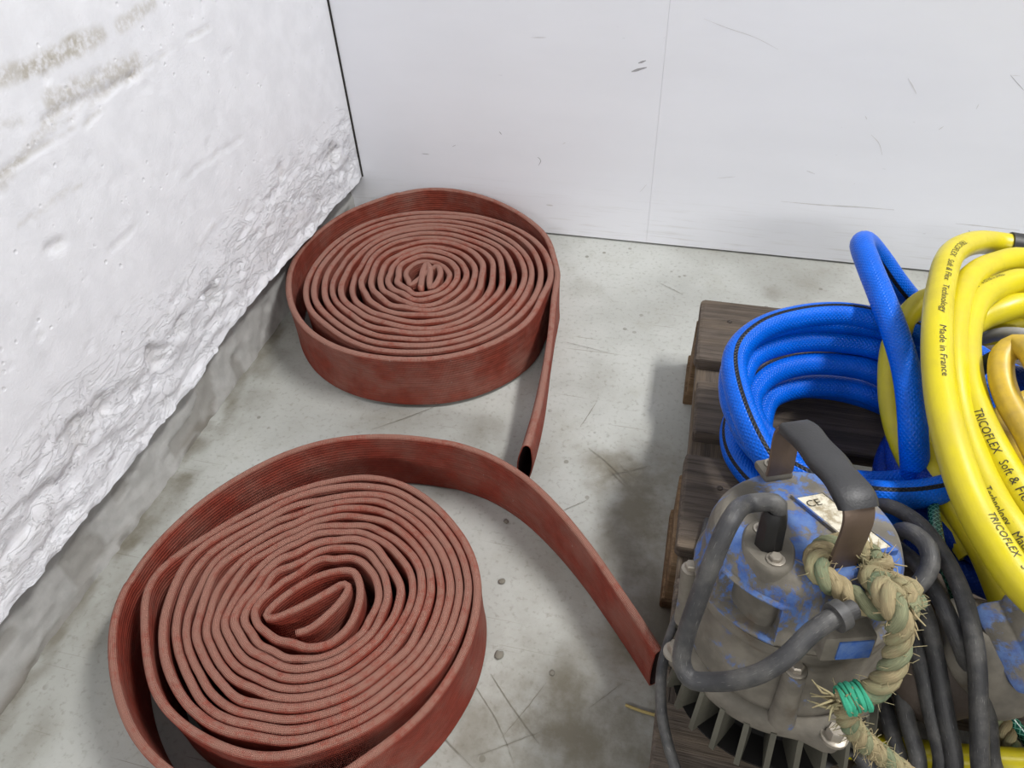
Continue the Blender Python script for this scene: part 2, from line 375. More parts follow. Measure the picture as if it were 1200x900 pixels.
# floor: one slab, fine where it is seen
xs = np.r_[-.1, np.arange(-.04, 1.0, .006), np.linspace(1.02, 1.6, 20), 2.2, 3, 4.5]; ys = np.r_[-4, -2.6, -1.9, np.arange(-1.5, .03, .006), .1]
X, Y, Fc = grid_geo(xs, ys)
dirt_shade = .30 * sstep(.5, .75, fbm(X * 5, Y * 5, 1)) + .0 * X
dirt_shade += .8 * sstep(.10, 0, X) * sstep(.35, .6, fbm(X * 30, Y * 14, 2))                    # grime along the curb
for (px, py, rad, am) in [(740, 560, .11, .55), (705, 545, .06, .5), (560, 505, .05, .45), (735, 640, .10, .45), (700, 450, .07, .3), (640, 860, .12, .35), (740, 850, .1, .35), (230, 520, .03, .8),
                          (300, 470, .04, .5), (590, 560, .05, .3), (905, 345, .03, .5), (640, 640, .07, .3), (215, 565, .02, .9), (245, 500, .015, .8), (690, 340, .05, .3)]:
    c = U(px, py); d = np.hypot(X - c[0], Y - c[1]) / rad; dirt_shade += am * sstep(1, .1, d + .9 * (fbm(X * 40, Y * 40, 3) - .5))
dirt_shade += .78 * sstep(.02, .30, X - .36 + .25 * (fbm(X * 4, Y * 4, 6) - .5)) * sstep(-.70, -1.0, Y + .2 * (fbm(X * 5, Y * 5, 2) - .5)) + .45 * sstep(.62, .74, X) * sstep(-.45, -.62, Y)   # trodden dirt around the pallet, with shade painted over it and the near floor
Z = .0012 * (fbm(X * 9, Y * 9, 4) - .5)
fl = mk('floor', np.stack([X, Y, Z], -1).reshape(-1, 3), Fc, M_FLOOR, attr={'dirt_shade': np.clip(dirt_shade, 0, 1)})
for pts, wd in [([(575, 790), (600, 828), (632, 872)], .0011), ([(588, 864), (615, 832), (640, 800)], .0010), ([(548, 790), (585, 850), (602, 895)], .0008), ([(690, 525), (715, 545), (745, 578)], .0012),
                ([(700, 560), (735, 552), (765, 545)], .0010), ([(712, 548), (738, 575)], .0009), ([(722, 540), (750, 566)], .0009), ([(520, 472), (480, 488), (436, 503)], .0010), ([(655, 600), (690, 585)], .0009), ([(560, 885), (640, 855)], .0008),
                ([(700, 470), (680, 500)], .0010), ([(610, 600), (660, 640)], .0007), ([(690, 830), (730, 800)], .0008), ([(505, 850), (560, 905)], .0008), ([(660, 400), (720, 415)], .0007), ([(770, 330), (800, 345)], .0009)]:
    P = resample(catmull([U(a, b, .0012) for a, b in pts], .004), .004); P[:, :2] += .0012 * (np.stack([vn(P[:, 0] * 160, P[:, 1] * 160, 1), vn(P[:, 0] * 160, P[:, 1] * 160, 4)], 1) - .5)
    t = tangents(P); sd = np.cross(t, [0, 0, 1]); k = np.linspace(0, 1, len(P)); ww = (wd * (.3 + .7 * np.sin(PI * k)) * (.5 + vn(k * 20, k * 0 + pts[0][0], 2)))[:, None] / 2; n = len(P)
    mk('scratch', np.vstack([P + sd * ww, P - sd * ww]), [(i, n + i, n + i + 1, i + 1) for i in range(n - 1)], M_SCRATCH, fl)
tag(fl, 'pale grey worn painted concrete floor', 'floor', kind='structure')

# grey concrete upstand below the left wall
ys = np.r_[-3.5, -2.2, np.arange(-1.5, .004, .006)]; zs = np.linspace(-.01, .165, 34)
X, Z, Fc = grid_geo(ys, zs)
rel = .004 * (fbm(X * 7, Z * 9, 2) - .5) + .004 * (vn(X * 70, Z * 70, 5) - .5) - .002 * sstep(.66, .74, vn(X * 26, Z * 30, 6)) + .005 * sstep(.03, 0, Z) * fbm(X * 25, Z * 3, 1)
cd = sstep(.03, .0, Z) * sstep(.4, .7, fbm(X * 20, Z * 30, 3)) + .5 * sstep(.66, .74, vn(X * 26, Z * 30, 6))
cb = mk('baseboard_left', np.stack([rel - .002, X, Z], -1).reshape(-1, 3), Fc[:, ::-1], M_CURB, attr={'dirt_shade': np.clip(cd, 0, 1)})
tag(cb, 'grey painted rough concrete curb along foot of left wall', 'curb', kind='structure')

# white plaster slab with a ragged lower edge that overhangs the curb
ys = np.r_[-3.5, -2.4, np.arange(-1.55, .0001, .005)]; zf = np.r_[np.arange(0, .62, .005), np.linspace(.64, 1.0, 20), 1.3, 1.8, 2.4]
Yg, Zg, Fc = grid_geo(ys, zf)
edge = np.interp(Yg, [-1.6, -1.078, -.916, -.8, -.686, -.554, -.45, -.366, -.27, -.181, -.1, -.03, 0], [.134, .131, .127, .120, .117, .127, .131, .123, .119, .116, .108, .103, .101])
edge = edge + .008 * (fbm(Yg * 14, Yg * 0 + 3, 1) - .47) + .0035 * (vn(Yg * 70, Yg * 0, 2) - .5)
Zw = edge + Zg * (2.45 - edge) / 2.4
hgt = Zg
band = sstep(.20, .03, hgt + .16 * (fbm(Yg * 4, Zg * 4, 5) - .5))                          # rough broken band above the edge
x = .03 + .0015 * (fbm(Yg * 3, Zw * 3, 3) - .5)
x += band * (.004 * (fbm(Yg * 20 + Zw * 10, Zw * 46, 6) - .5) - .0035 * sstep(.54, .60, fbm(Yg * 24, Zw * 60, 2)))
x += -.004 * sstep(.030, .0, np.abs(hgt - .062 - .045 * (fbm(Yg * 6, Yg * 0, 4) - .5))) * sstep(.45, .6, vn(Yg * 9, Zw * 9, 1))
x += .004 * sstep(.02, 0, hgt)
x += .0010 * (vn(Yg * 120, Zw * 120, 7) - .5) * (.35 + band) - .0012 * sstep(.86, .93, vn(Yg * 70, Zw * 70, 4)) * sstep(.5, .6, vn(Yg * 6, Zw * 6, 2))
dirt_shade = .15 * band * sstep(.5, .7, fbm(Yg * 30, Zw * 30, 3)) + .0 * x
def WL(px, py): q = U(px, py, .03, 0); return q[1:]
for a, b, wd, am, dep in [((60, 155), (245, 32), .0026, .35, -.0016), ((0, 205), (120, 130), .003, .5, -.0018), ((0, 92), (120, 42), .014, .75, 0), ((30, 84), (90, 52), .010, .6, 0), ((60, 118), (160, 75), .016, .75, 0),
                          ((140, 30), (178, 5), .012, .6, 0), ((0, 215), (60, 140), .010, .45, 0), ((50, 140), (160, 90), .006, .4, -.002), ((0, 150), (25, 140), .006, .4, 0), ((30, 405), (48, 390), .003, .2, -.003),
                          ((105, 310), (165, 262), .003, .2, -.0016), ((170, 395), (198, 368), .003, .3, -.002), ((235, 285), (250, 262), .003, .2, .0014), ((55, 290), (70, 285), .010, .25, -.003), ((20, 265), (95, 215), .004, .35, 0), ((215, 210), (285, 160), .003, .15, -.0015)]:
    d, t = seg_dist(Yg + .010 * (fbm(Yg * 18, Zw * 18, 1) - .5), Zw + .010 * (fbm(Yg * 18, Zw * 18, 6) - .5), WL(*a), WL(*b)); fall = sstep(1, .2, d / wd + .8 * (fbm(Yg * 45, Zw * 45, 2) - .5))
    dirt_shade += am * fall; x += dep * fall
for px, py, rad, dep in [(390, 182, .03, -.010), (330, 205, .02, -.005), (185, 420, .03, -.008), (250, 350, .022, -.007), (95, 505, .035, -.006), (55, 90, .008, -.003), (120, 480, .02, -.006), (215, 385, .02, -.006)]:
    c = WL(px, py); d = np.hypot(Yg - c[0], Zw - c[1]) / rad; fall = sstep(1, .3, d + 1.1 * (fbm(Yg * 50, Zw * 50, 5) - .5)); x += dep * fall * (.5 + vn(Yg * 80, Zw * 80, 3)); dirt_shade += .25 * fall
x = .03 + (x - .03) * sstep(.002, -.03, Yg)
V = np.stack([x, Yg, Zw], -1)
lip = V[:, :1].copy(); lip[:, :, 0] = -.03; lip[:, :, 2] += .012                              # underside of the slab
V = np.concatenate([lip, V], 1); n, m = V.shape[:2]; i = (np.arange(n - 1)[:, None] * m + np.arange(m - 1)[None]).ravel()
dirt_shade = np.concatenate([dirt_shade[:, :1] * 0 + .9, dirt_shade], 1)
wl = mk('wall_left', V.reshape(-1, 3), np.stack([i, i + m, i + m + 1, i + 1], 1)[:, ::1], M_PLASTER, attr={'dirt_shade': np.clip(dirt_shade, 0, 1), 'rough': np.concatenate([band[:, :1], band], 1)}, sharp=60)
tag(wl, 'white painted plaster wall with broken ragged lower edge', 'wall', kind='structure')

# back wall: two flat white panels on a dark backing, open joints at the corner and the floor
bk = mk('wall_back', *box_geo((2.2, .03, 1.2), (1, 0, 0), (0, 1, 0), (0, 0, 1), 4.6, .02, 2.5), M_GAP, smooth=False)
tag(bk, 'white panelled back wall with scuffs', 'wall', kind='structure')
xs_ = U(757, 287, 0, 1)[0]
for x0, x1 in ((-.09, xs_ - .00012), (xs_ + .00012, 4.4)):
    mk('panel', *box_geo(((x0 + x1) / 2, .010, 1.204), (1, 0, 0), (0, 1, 0), (0, 0, 1), x1 - x0, .02, 2.4, .0002), M_PANEL, bk, smooth=False)
tr = mk('trim_1', *box_geo((.0315, -.0012, 1.25), (1, 0, 0), (0, 1, 0), (0, 0, 1), .0036, .0024, 2.3), M_GAP, smooth=False)
tag(tr, 'dark open joint in the corner between the walls', 'joint', kind='structure')
def mark(pts, wd, mat=M_SCUFF):
    P = resample(catmull([U(px, py, -.0002, 1) for px, py in pts], .004), .004); t = tangents(P); s = np.cross(t, [0, 1, 0]); k = np.linspace(0, 1, len(P))
    ww = wd * (.35 + .65 * np.sin(PI * k)) * (.7 + .6 * vn(k * 14, k * 0 + pts[0][0], 2)); L = P + s * ww[:, None] / 2; Q = P - s * ww[:, None] / 2; n = len(P)
    V = np.vstack([L, Q, L + [0, .0004, 0], Q + [0, .0004, 0]]); Fc = [(i, i + 1, n + i + 1, n + i) for i in range(n - 1)]
    mk('scuff_mark', V[:2 * n], Fc, mat, bk)
for pts, wd, mt in [([(740, 84), (750, 81), (758, 79)], .004, 0), ([(748, 74), (757, 71)], .003, 0), ([(825, 22), (850, 32), (885, 44), (912, 58)], .0010, 1), ([(1064, 92), (1069, 100), (1074, 110)], .0016, 1),
                    ([(1021, 158), (1030, 168), (1034, 182)], .0010, 1), ([(1184, 88), (1190, 95), (1200, 106)], .0009, 0), ([(1184, 88), (1196, 89)], .0009, 1), ([(915, 236), (960, 240), (1010, 243), (1048, 246)], .0022, 1),
                    ([(630, 184), (634, 188), (631, 194)], .0014, 0), ([(585, 154), (588, 158)], .0013, 0), ([(494, 180), (503, 181)], .0012, 0), ([(530, 172), (534, 170)], .0011, 0), ([(659, 169), (663, 167)], .0011, 1),
                    ([(1100, 152), (1106, 148)], .0014, 1), ([(1144, 128), (1147, 122)], .0012, 1), ([(1016, 140), (1014, 136)], .0011, 1), ([(622, 44), (640, 44)], .0012, 1), ([(945, 200), (955, 204)], .0012, 1),
                    ([(1120, 262), (1160, 266), (1195, 270)], .002, 1), ([(1135, 270), (1139, 274)], .0014, 0), ([(840, 209), (862, 207)], .0010, 1), ([(750, 225), (758, 216)], .0011, 1), ([(640, 240), (648, 241)], .003, 1)]:
    mark(pts, wd, (M_SCUFF, M_SCUFF2)[mt])

# ---------------------------------------------------------------- fire hoses lying on edge
HW = .104                                                      # flat width of the hose = its standing height
def hose_section(t, open_=0., wid=HW, m=7, c=5):
    """flattened tube, fuller at its two folded edges; open_ spreads the middle"""
    re = t / 2; zz = np.linspace(-wid / 2 + re, wid / 2 - re, m); q = 2 * zz / wid
    h = t / 2 * (.70 + .30 * q ** 4) + open_ * (1 - q ** 2)
    a = np.linspace(0, PI, c + 2)[1:-1]
    right = np.stack([h, zz], 1); top = np.stack([re * np.cos(a), wid / 2 - re + re * np.sin(a)], 1)
    left = np.stack([-h[::-1], zz[::-1]], 1); bot = np.stack([-re * np.cos(a), -wid / 2 + re - re * np.sin(a)], 1)
    return np.vstack([right, top, left, bot])
def polar(pts, c, z=HW):
    q = np.array([U(x, y, z)[:2] - c for x, y in pts]); return np.arctan2(q[:, 1], q[:, 0]), np.hypot(q[:, 0], q[:, 1])
def ring(pts, c, ph):
    """closed ring traced as pixels on the top plane -> radius at angles ph"""
    a, r = polar(pts, c); o = np.argsort(a); a = a[o]; r = r[o]
    g = np.linspace(-PI, PI, 361); rr = np.interp(g, np.r_[a - 2 * PI, a, a + 2 * PI], np.r_[r, r, r]); kf = np.ones(9) / 9
    rr = np.convolve(np.r_[rr[-13:-1], rr, rr[1:13]], kf, 'same')[12:-12]
    return np.interp((ph + PI) % (2 * PI) - PI, g, rr)
def fire_hose(c, outer, dense_pts, inner_pts, turns, core, tail, pmin, t, seed, mat, wob, iscale=1., lead=.7):
    """path from the free end inwards: tail, outer loose turn(s) traced, dense spiral, folded core"""
    a, r = polar(outer, c); a = np.unwrap(a)
    for i in range(1, len(a)):
        if a[i] <= a[i - 1]: a[i] = a[i - 1] + .01
    st = 2 * PI / 180; p0 = a[0]; ph = np.arange(p0, a[-1], st); rr = np.interp(ph, a, r)
    kf = np.ones(5) / 5; rr[3:-3] = np.convolve(rr, kf, 'same')[3:-3]
    ph2 = np.arange(ph[-1] + st, ph[-1] + turns * 2 * PI, st); k = (ph2 - ph2[0]) / (ph2[-1] - ph2[0])
    ro = ring(dense_pts, c, ph2); ri = ring(inner_pts, c, ph2) * iscale
    kk = (k * turns - lead) / (turns - lead)
    r2 = ro + (ri - ro) * kk
    pitch = (ro - ri) / turns
    nz = lambda f, s: vn(np.cos(ph2) * f + 40 + k * 3, np.sin(ph2) * f + 40 + k * 5, s) - .5
    r2 = r2 + wob * (nz(2.2, seed) * .010 + nz(5, seed + 1) * .002 + (.25 - np.abs(nz(3.3, seed + 3))) * .012) * np.sin(PI * k) ** .4 + wob * .17 * pitch * (vn(ph2 * 1.2, k * 40, seed + 2) - .5) * 2
    ph = np.r_[ph, ph2]; rr = np.r_[rr, r2]; n = 180
    for i in range(len(rr) - n - 1, -1, -1):                      # keep each turn outside the next one in
        rr[i] = max(rr[i], rr[i + n] + pmin)
    kf = np.ones(7) / 7; sm = np.convolve(rr, kf, 'same'); rr[4:-4] = sm[4:-4]
    coil = np.stack([c[0] + rr * np.cos(ph), c[1] + rr * np.sin(ph)], 1)
    tl = np.array([U(x, y, z)[:2] for x, y, z in tail]); co = np.array([U(x, y, HW)[:2] for x, y in core])
    P = np.vstack([catmull(np.vstack([tl, coil[:2]]), .006)[:-2], coil, catmull(np.vstack([coil[-1:], co]), .004)[1:]])
    return resample(P, .0055)
def build_hose(name, P2, t, mat, seed, open_end, lean, label, bulge=0):
    N = len(P2); s = arclen(P2); t2 = tangents(P2); sm = np.ones(5) / 5
    nx = np.stack([-t2[:, 1], t2[:, 0], 0 * s], 1); ln = lean(s)
    up = np.stack([nx[:, 0] * ln, nx[:, 1] * ln, np.ones(N)], 1); up /= np.linalg.norm(up, axis=1, keepdims=True)
    n3 = np.cross(np.stack([t2[:, 0], t2[:, 1], 0 * s], 1), up); n3 = -n3 / np.linalg.norm(n3, axis=1, keepdims=True)
    sec = []; z = np.zeros(N)
    for i in range(N):
        o = open_end * sstep(.34, 0, s[i]); tt = t * (.9 + .2 * vn(s[i] * 5, 1, seed)) ; wd = HW * (1 - .16 * sstep(.30, 0, s[i]) * (open_end > 0)) * (.985 + .03 * vn(s[i] * 4, 3, seed + 1))
        q = hose_section(tt, o, wd); sec.append(q); z[i] = wd / 2 + .001 + .004 * vn(s[i] * 2.3, 7, seed + 2) * (s[i] > .9)
    sec = np.array(sec); P = np.stack([P2[:, 0], P2[:, 1], z], 1); P[:, :2] += (up[:, :2] / up[:, 2:]) * (HW / 2) * 0
    V, Fc, uv = sweep(P, sec, n3, up, caps=False)
    M = sec.shape[1]; Fc.append(tuple((N - 1) * M + j for j in range(M))); uv += [(s[-1], 0)] * M
    ctr = np.array([P2[:, 0].mean(), P2[:, 1].mean(), 0]); root = empty(name, ctr)
    tag(root, label, 'fire hose', 'flat red fire hoses rolled up on the floor')
    mk('hose_jacket', V, Fc, mat, root, uv)
    k = np.where(s < .13)[0]; k = k[-1] + 1; wall = .0019                                     # the inner wall seen through the open end
    si = sec[:k].copy(); si[..., 0] *= np.clip(1 - wall * 2 / np.maximum(np.abs(si[..., 0]).max(1, keepdims=True) * 2, .004), .35, 1); si[..., 1] *= 1 - 2 * wall / HW
    Vi, Fi, ui = sweep(P[:k], si, n3[:k], up[:k], caps=False); Fi = [f[::-1] for f in Fi]
    ring_o = P[:1, None] + sec[:1, :, :1] * n3[:1, None] + sec[:1, :, 1:] * up[:1, None]
    Vr = np.vstack([ring_o.reshape(-1, 3), Vi[:M]]); Fr = [(j, M + j, M + (j + 1) % M, (j + 1) % M) for j in range(M)]
    mk('hose_lining', Vi, Fi + [tuple(range((k - 1) * M, k * M))], M_LINING, root)
    mk('cut_edge', Vr, Fr, mat, root)
    return root
def c3(pts): return [(320 + x / 2.5, 200 + y / 2.5) for x, y in pts]
def c4(pts): return [(100 + x / 2.25, 500 + y / 2.25) for x, y in pts]
cA = U(490, 330, HW)[:2]
outerA = c3([(823, 300), (818, 240), (798, 185), (758, 148), (700, 110), (620, 76), (530, 54), (450, 50), (380, 62), (300, 90), (220, 120), (150, 166), (92, 220), (57, 272), (46, 330), (54, 390), (80, 440), (135, 490), (205, 523), (300, 545), (400, 552),
             (500, 547), (600, 522), (680, 487), (740, 447), (775, 400), (786, 345)])
denseA = c3([(800, 300), (790, 255), (765, 215), (700, 170), (620, 141), (520, 126), (430, 125), (340, 136), (250, 166), (195, 198), (132, 262), (95, 335), (100, 400), (150, 455), (220, 500), (300, 525), (400, 538), (500, 532), (600, 508), (690, 462), (750, 410), (790, 350)])
innerA = [(474, 318), (481, 309), (494, 302), (508, 302), (520, 308), (527, 317), (521, 330), (510, 339), (495, 342), (483, 335), (477, 326)]
coreA = [(512, 311), (516, 318), (512, 330), (505, 337), (503, 329), (504, 316), (500, 309), (496, 316), (494, 328), (493, 336)]
tailA = [(614, 519, HW * .9), (620, 494, HW), (628, 466, HW), (636, 428, HW), (643, 388, HW), (648, 350, HW)]
PA = fire_hose(cA, outerA, denseA, innerA, 11.6, coreA, tailA, .0114, .0116, 1, M_HOSE_A, .8, .82, .45)
build_hose('fire_hose', PA, .0116, M_HOSE_A, 2, .0082, lambda s: -.10 * sstep(.45, .1, s), 'brownish red flat fire hose rolled tightly in the corner against the white walls')
cB = U(366, 700, HW)[:2]
outerB = [(530, 519), (500, 515), (478, 512), (433, 511), (389, 515), (344, 527), (300, 547), (256, 573), (211, 609), (175, 647), (146, 691), (136, 718), (132, 749), (134, 784), (144, 829), (161, 866), (190, 897), (240, 925), (310, 938), (370, 925), (411, 899)] + \
    c4([(780, 841), (880, 762), (955, 665), (1005, 575), (1030, 470), (1030, 420), (1006, 330), (958, 250), (900, 192), (830, 150), (740, 132), (640, 146), (540, 176), (440, 220), (340, 280), (258, 330), (198, 375), (164, 418), (158, 455), (160, 520), (168, 620), (185, 700), (225, 756), (280, 800), (350, 838), (440, 868), (530, 868), (640, 835), (760, 780)])
denseB = c4([(915, 620), (975, 520), (993, 430), (975, 345), (930, 275), (870, 220), (800, 180), (720, 165), (640, 172), (540, 205), (450, 245), (370, 285), (290, 335), (240, 420), (215, 520), (222, 630), (262, 720), (330, 775), (430, 810), (520, 820), (620, 800), (720, 755), (830, 700)])
innerB = c4([(452, 490), (480, 530), (550, 570), (640, 572), (695, 540), (735, 470), (745, 400), (720, 365), (660, 362), (590, 385), (520, 430), (470, 465)])
coreB = c4([(690, 535), (718, 480), (724, 420), (705, 383), (650, 385), (600, 402), (530, 445), (485, 485), (478, 503), (500, 505), (580, 470), (640, 437), (682, 415), (694, 424), (680, 452), (640, 495), (590, 533), (555, 545)])
tailB = [(774, 757, HW * .95), (750, 717, HW), (720, 675, HW), (690, 635, HW), (650, 590, HW), (610, 555, HW), (570, 532, HW)]
PB = fire_hose(cB, outerB, denseB, innerB, 10.0, coreB, tailB, .0106, .0106, 4, M_HOSE_B, 1.35)
build_hose('fire_hose', PB, .0108, M_HOSE_B, 5, .004, lambda s: .0 * s, 'red flat fire hose in a loose roll with its tail reaching the pallet')

# ---------------------------------------------------------------- pallet
PX, PY = .7614, -.3555
def board(name, x0, x1, y0, y1, z0, z1, along, mat, parent, bev=.003):
    """plank with the grain along its local x; slightly uneven edges"""
    c = ((x0 + x1) / 2, (y0 + y1) / 2, (z0 + z1) / 2)
    L, W, H = (x1 - x0, y1 - y0, z1 - z0) if along == 'x' else (y1 - y0, x1 - x0, z1 - z0)
    bm = bmesh.new(); bmesh.ops.create_cube(bm, size=1)
    for v in bm.verts: v.co = Vector((v.co.x * L, v.co.y * W, v.co.z * H))
    bmesh.ops.bevel(bm, geom=bm.edges[:], offset=bev, segments=2, affect='EDGES', profile=.5)
    for v in bm.verts: v.co += Vector((random.uniform(-.001, .001), random.uniform(-.0008, .0008), random.uniform(-.0006, .0006)))
    m = bpy.data.meshes.new(name); bm.to_mesh(m); bm.free(); m.materials.append(mat)
    o = bpy.data.objects.new(name, m); COL.objects.link(o); o.parent = parent
    o.location = Vector(c) - Vector(parent.location); o.rotation_euler = (0, 0, (0 if along == 'x' else PI / 2) + random.uniform(-.004, .004))
    return o
pal = empty('wooden_pallet', (PX + .6, PY - .4, 0)); tag(pal, 'weathered grey wooden pallet loaded with hoses and pumps', 'pallet')
yy = PY
for i, wd in enumerate((.145, .100, .145, .100, .145)):
    off = (-.001, .006, .0, .002, -.003)[i]
    b_ = board('deck_board', PX + off, PX + 1.2, yy - wd, yy, .122, .144, 'x', M_WOOD, pal, .004 if i else .007)
    if i < 3:
        for k in range(2):
            q = np.array([PX + .045 + .05 * k, yy - wd * (.35 + .1 * k), .1435])
            V, Fn = lathe_geo(q, (0, 0, 1), [(.0035, 0), (.0035, .0012), (.002, .0018)], 10)
            nl = mk('nail', V - q + (q - np.array(root_of(pal))), Fn, M_NAIL, None); nl.location = (0, 0, 0)
            nl.data.transform(Matrix.Translation(-nl.data.vertices[0].co)) if 0 else None
            nl.parent = b_; nl.matrix_parent_inverse = Matrix.Identity(4)
            for v in nl.data.vertices: v.co = v.co
            nl.location = b_.matrix_basis.inverted() @ (Vector(q) - Vector(pal.location))
    yy -= wd + .0412
for x0 in (PX + .004, PX + .5275, PX + 1.053): board('stringer_board', x0, x0 + .145, PY - .8, PY, .1, .122, 'y', M_WOOD, pal)
for x0 in (PX - .002, PX + .5275, PX + 1.055):
    for y0, wd in ((PY - .1, .1), (PY - .4725, .145), (PY - .8, .1)): board('block', x0, x0 + .145, y0, y0 + wd, .022, .1, 'x', M_WOOD_D, pal)
for y0, wd in ((PY - .1, .1), (PY - .4725, .145), (PY - .8, .1)): board('bottom_board', PX - .006, PX + 1.2, y0, y0 + wd, 0, .022, 'x', M_WOOD_D, pal)

# ---------------------------------------------------------------- hoses on the pallet
RB = .0150
def coil_pts(c, rx, ry, z0, dz, turns, tilt=(0, 0), a0=0., sd=0, wob=.008, n=14, dirn=1):
    out = []
    for i in range(int(turns * n) + 1):
        a = a0 + dirn * i * 2 * PI / n; k = i / n
        j = 1 + .10 * (vn(math.cos(a) * 1.5 + 9 + k * .6, math.sin(a) * 1.5 + 9, sd) - .5)
        x = c[0] + rx * j * math.cos(a) + wob * (vn(k * 1.3, 3, sd + 1) - .5) * 2; y = c[1] + ry * j * math.sin(a) + wob * (vn(k * 1.3, 8, sd + 2) - .5) * 2
        out.append((x, y, z0 + dz * k + tilt[0] * (x - c[0]) + tilt[1] * (y - c[1])))
    return out
blue = coil_pts((.948, -.655), .130, .110, .160, .0, 1.0, a0=PI * .1, sd=2, wob=.0)
blue += coil_pts((.952, -.652), .108, .088, .172, .022, 1.0, (0, .04), a0=PI * .1, sd=3, wob=.003)[2:]
blue += coil_pts((.950, -.655), .118, .098, .204, .018, 1.0, (0, .06), a0=PI * .1, sd=6, wob=.003)[2:]
blue += coil_pts((.946, -.660), .140, .118, .226, .018, 1.0, (-.02, .08), a0=PI * .1, sd=3, wob=.003)[2:]
blue += coil_pts((.945, -.662), .147, .130, .252, .012, 1.45, (-.03, .10), a0=PI * .1, sd=4, wob=.003)[2:]
blue += [(.835, -.77, .262), (.90, -.80, .215), (.965, -.79, .19), D(1066, 590, .96), D(1070, 505, .915), D(1063, 440, .94), D(1050, 393, .975), D(1032, 345, 1.02), D(1016, 305, 1.065), D(1010, 287, 1.10), D(1016, 285, 1.14), D(1032, 304, 1.17), D(1054, 335, 1.19), (1.08, -.39, .18), (1.15, -.45, .163), (1.22, -.5, .162)]
BP = resample(catmull(blue, .006), .006); bs = arclen(BP); i0 = np.argmin(np.linalg.norm(BP - np.array((.90, -.80, .215)), axis=1)); i1 = np.argmin(np.linalg.norm(BP - D(1070, 505, .915), axis=1))
V, Fc, uv = tube_geo(BP, RB, 18, True, (-1, 0, .3), twist=2.4 * sstep(bs[i0], bs[i1], bs))
o = mk('garden_hose', V, Fc, M_BLUE, None, uv)
tag(o, 'bright blue ribbed hose with black stripe coiled on pallet corner, one loop standing up', 'hose', 'hoses heaped on the pallet')
dk = coil_pts((1.135, -.70), .135, .150, .163, .028, 2.6, a0=0, sd=5, wob=.01)
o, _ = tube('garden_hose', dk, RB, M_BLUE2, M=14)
tag(o, 'blue hose darkened for the shade underneath the yellow hose coil', 'hose', 'hoses heaped on the pallet')

RY = .0147
def px(*a): return [D(*q) for q in a]
Y1 = px((1190, 289, 1.16), (1165, 285, 1.15), (1140, 285, 1.10), (1115, 298, 1.03), (1103, 335, .95), (1098, 385, .88), (1100, 440, .835), (1111, 505, .79), (1137, 585, .755), (1170, 645, .735), (1205, 692, .725))
R1 = [(1.10, -1.01, .335), (1.24, -.99, .27), (1.34, -.82, .25), (1.32, -.62, .26), (1.22, -.51, .30)]
Y2 = px((1205, 306, 1.11), (1165, 310, 1.07), (1136, 328, 1.01), (1121, 365, .955), (1117, 425, .895), (1126, 490, .855), (1152, 565, .815), (1200, 640, .785))
R2 = [(1.11, -.97, .30), (1.24, -.95, .235), (1.32, -.80, .215), (1.30, -.62, .22), (1.22, -.545, .27)]
Y3 = px((1205, 331, 1.06), (1172, 336, 1.03), (1146, 352, .99), (1133, 388, .945), (1134, 440, .895), (1148, 492, .86), (1175, 545, .835), (1208, 597, .82))
R3 = [(1.13, -.93, .26), (1.22, -.91, .21), (1.29, -.78, .185), (1.28, -.64, .19), (1.22, -.575, .24)]
Y4 = px((1205, 359, 1.04), (1172, 364, 1.02), (1148, 374, 1.01), (1118, 400, .98), (1095, 450, .97)) + px((1085, 500, .965), (1100, 560, .93), (1150, 640, .90))
R4 = [(1.10, -.93, .20), (1.22, -.93, .17), (1.31, -.80, .165), (1.31, -.62, .17), (1.25, -.53, .23)]
Y5 = px((1205, 375, 1.06), (1180, 382, 1.05), (1155, 391, 1.045)) + px((1120, 350, 1.08), (1085, 352, 1.07), (1052, 392, 1.03), (1044, 440, .995), (1050, 495, .975), (1072, 548, .955), (1105, 597, .935), (1140, 650, .925))
# the last two turns
Y4b = px((1205, 385, 1.045), (1175, 385, 1.045), (1148, 395, 1.04), (1120, 420, 1.03))
yel = Y1 + R1 + Y2 + R2 + Y3 + R3 + Y4 + R4 + Y5
yo, YP = tube('garden_hose', yel, RY, M_YEL, M=18)
tag(yo, 'bright yellow thick hose coil printed with black lettering on pallet', 'hose', 'hoses heaped on the pallet')
cap, _ = tube('end_cap', [Y1[0] + (Y1[0] - Y1[1]) * .5, Y1[0] + (Y1[0] - Y1[1]) * .1, Y1[0] + (Y1[1] - Y1[0]) * .35], RY * 1.16, M_DARK, yo, M=18)
YS = arclen(YP); YT = tangents(YP)
def s_near(p): return YS[np.argmin(np.linalg.norm(YP - p, axis=1))]
def text_geo(txt, size):
    cu = bpy.data.curves.new('t', 'FONT'); cu.body = txt; cu.size = size; cu.resolution_u = 2
    ob = bpy.data.objects.new('t', cu); COL.objects.link(ob); dg = bpy.context.evaluated_depsgraph_get()
    me = bpy.data.meshes.new_from_object(ob.evaluated_get(dg)); bm = bmesh.new(); bm.from_mesh(me)
    bmesh.ops.triangulate(bm, faces=bm.faces[:])
    for _ in range(2): bmesh.ops.subdivide_edges(bm, edges=[e for e in bm.edges if e.calc_length() > .0025], cuts=1, use_grid_fill=False); bmesh.ops.triangulate(bm, faces=bm.faces[:])
    bm.verts.index_update(); V = np.array([v.co[:] for v in bm.verts]); Fc = [[v.index for v in f.verts] for f in bm.faces]; bm.free()
    bpy.data.objects.remove(ob); bpy.data.curves.remove(cu); bpy.data.meshes.remove(me)
    return V, Fc
